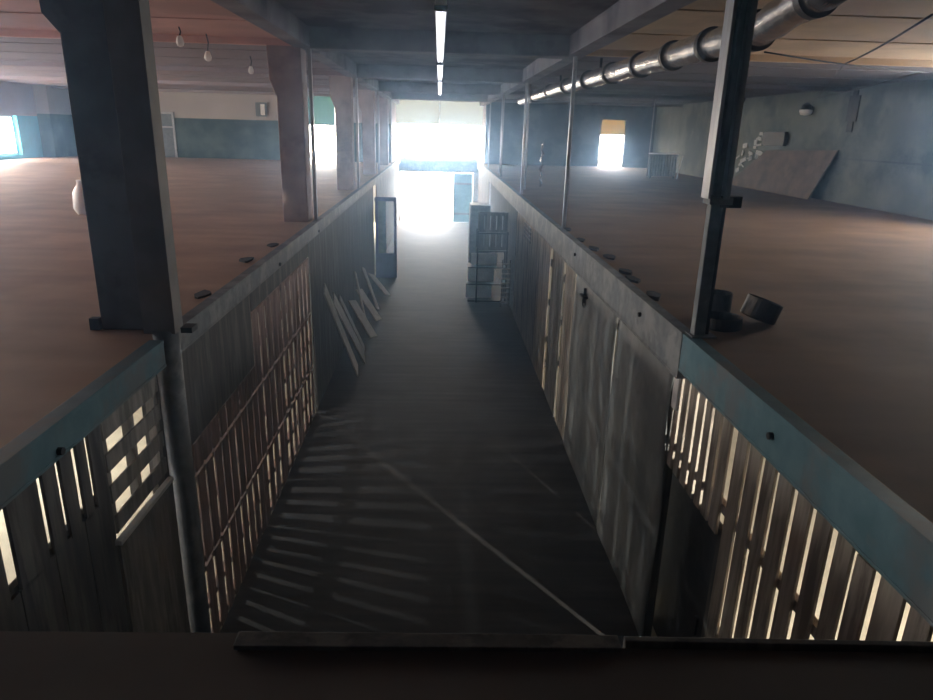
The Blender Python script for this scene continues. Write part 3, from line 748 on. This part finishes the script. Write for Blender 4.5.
scr = [(1, 9.2, 2.12), (1, 8.6, 2.2), (1, 10.0, 2.1), (1, 7.6, 2.15), (1, 7.2, 2.12), (1, 6.4, 2.1), (1, 11.1, 2.1), (-1, 9.0, 2.15), (-1, 7.9, 2.2), (-1, 6.2, 2.15)]
for i, (s, y, x) in enumerate(scr):
    b = MB(); n = 9
    pts = [(s*x+random.uniform(.5,1)*.09*math.cos(2*PI*k/n), y+random.uniform(.5,1)*.2*math.sin(2*PI*k/n)) for k in range(n)]
    b.prism(pts, 'z', DK, DK+random.uniform(.015,.04))
    tag(b.build('rubble_scrap', M_debris), 'dark crumbled scrap lying along the %s deck edge' % ('right' if s > 0 else 'left'), 'scrap', 'scraps on the %s deck edge' % ('right' if s > 0 else 'left'))

# bare bulbs in the rooms below the decks
def bare_bulb(p, side, power, rad):
    p = Vector(p)
    t = thing('bare_bulb', 'bare light bulb hanging in the room below the %s deck' % side, 'lamp', p)
    b = MB(); b.lathe([(.01,-.05),(.03,-.035),(.035,0),(.015,.05)], p, 12); b.build('bulb', M_tube, t, smooth=True)
    b = MB(); b.tube([p+Vector((0,0,.05)), (p.x, p.y, DK-.12)], .006, 6); b.build('wire', M_darkst, t)
    l = bpy.data.lights.new('bulb_light', 'POINT'); l.energy = power; l.shadow_soft_size = rad; l.color = (1,.95,.84) if side == 'right' else (.95,1,.97)
    o = bpy.data.objects.new('bulb_light', l); COL.objects.link(o); o.location = p-Vector((0,0,.06+rad))
bare_bulb((4.85,.49,2.42), 'right', 3800, .03)
bare_bulb((-6.2,8.03,2.5), 'left', 540, .05)

# ------------------------------------------------------------------ dusty air
b = MB(); b.box(XL+.02, XR-.02, Y0+.02, YG-.02, .01, CEIL+.14)
hz = b.build('dust_haze', bpy.data.materials.new('dusty_air'))
m = hz.data.materials[0]; m.use_nodes = True; n = m.node_tree.nodes; n.clear()
v = n.new('ShaderNodeVolumeScatter'); v.inputs['Color'].default_value = (.36,.62,1,1); v.inputs['Density'].default_value = .013; v.inputs['Anisotropy'].default_value = .87
o = n.new('ShaderNodeOutputMaterial'); m.node_tree.links.new(v.outputs[0], o.inputs['Volume'])
tag(hz, 'faint bluish dusty haze hanging in the hall towards the bright gate', 'haze', kind='stuff')

# ------------------------------------------------------------------ daylight
w = bpy.data.worlds.new('World'); S.world = w; w.use_nodes = True
bg = w.node_tree.nodes['Background']; bg.inputs[0].default_value = (1,.975,.96,1); bg.inputs[1].default_value = 45
portal_y(YG+.4, -1.95, 1.75, 0, 2.5)
portal_y(YG+.4, -2.25, 2.42, 3.15, 5.98)
portal_y(YL+.35, -5.95, -4.55, DK, 6.02)
portal_y(YR+.35, 7.55, 8.72, DK, 5.17)
for a, c, z0, z1 in lw: portal_x(XL-.4, a, c, z0, z1, 1)
for a, c, z0, z1 in rw: portal_x(XR+.4, a, c, z0, z1, -1)
for a, c, z0, z1 in [(7.6, 8.4, .2, 2.7), (2.6, 4.6, .9, 2.4), (10.2, 11.8, 1.4, 2.6)]: portal_x(-7.15, a, c, z0, z1, 1)

# ------------------------------------------------------------------ camera
cam = bpy.data.cameras.new('camera'); co = bpy.data.objects.new('camera', cam); COL.objects.link(co)
cam.sensor_width = 36; cam.lens = 681.35/933*36; cam.clip_start = .05; cam.clip_end = 300
pi, ya, ro = math.radians(17.914), math.radians(2.663), math.radians(1.595)
F = Vector((math.sin(ya), math.cos(ya), 0)); R = Vector((math.cos(ya), -math.sin(ya), 0)); U = Vector((0,0,1))
F2 = F*math.cos(pi)-U*math.sin(pi); U2 = U*math.cos(pi)+F*math.sin(pi)
R3 = R*math.cos(ro)+U2*math.sin(ro); U3 = U2*math.cos(ro)-R*math.sin(ro)
Mx = Matrix((R3, U3, -F2)).transposed().to_4x4(); Mx.translation = Vector((0, 0, EYE))
co.matrix_world = Mx
S.camera = co

S.view_settings.view_transform = 'Standard'; S.view_settings.look = 'None'
S.view_settings.exposure = -0.18; S.view_settings.gamma = 1; S.view_settings.use_curve_mapping = False
cy = S.cycles
cy.use_denoising = True; cy.max_bounces = 8; cy.diffuse_bounces = 4; cy.volume_bounces = 0; cy.transparent_max_bounces = 12
cy.sample_clamp_indirect = 6; cy.caustics_reflective = False; cy.caustics_refractive = False
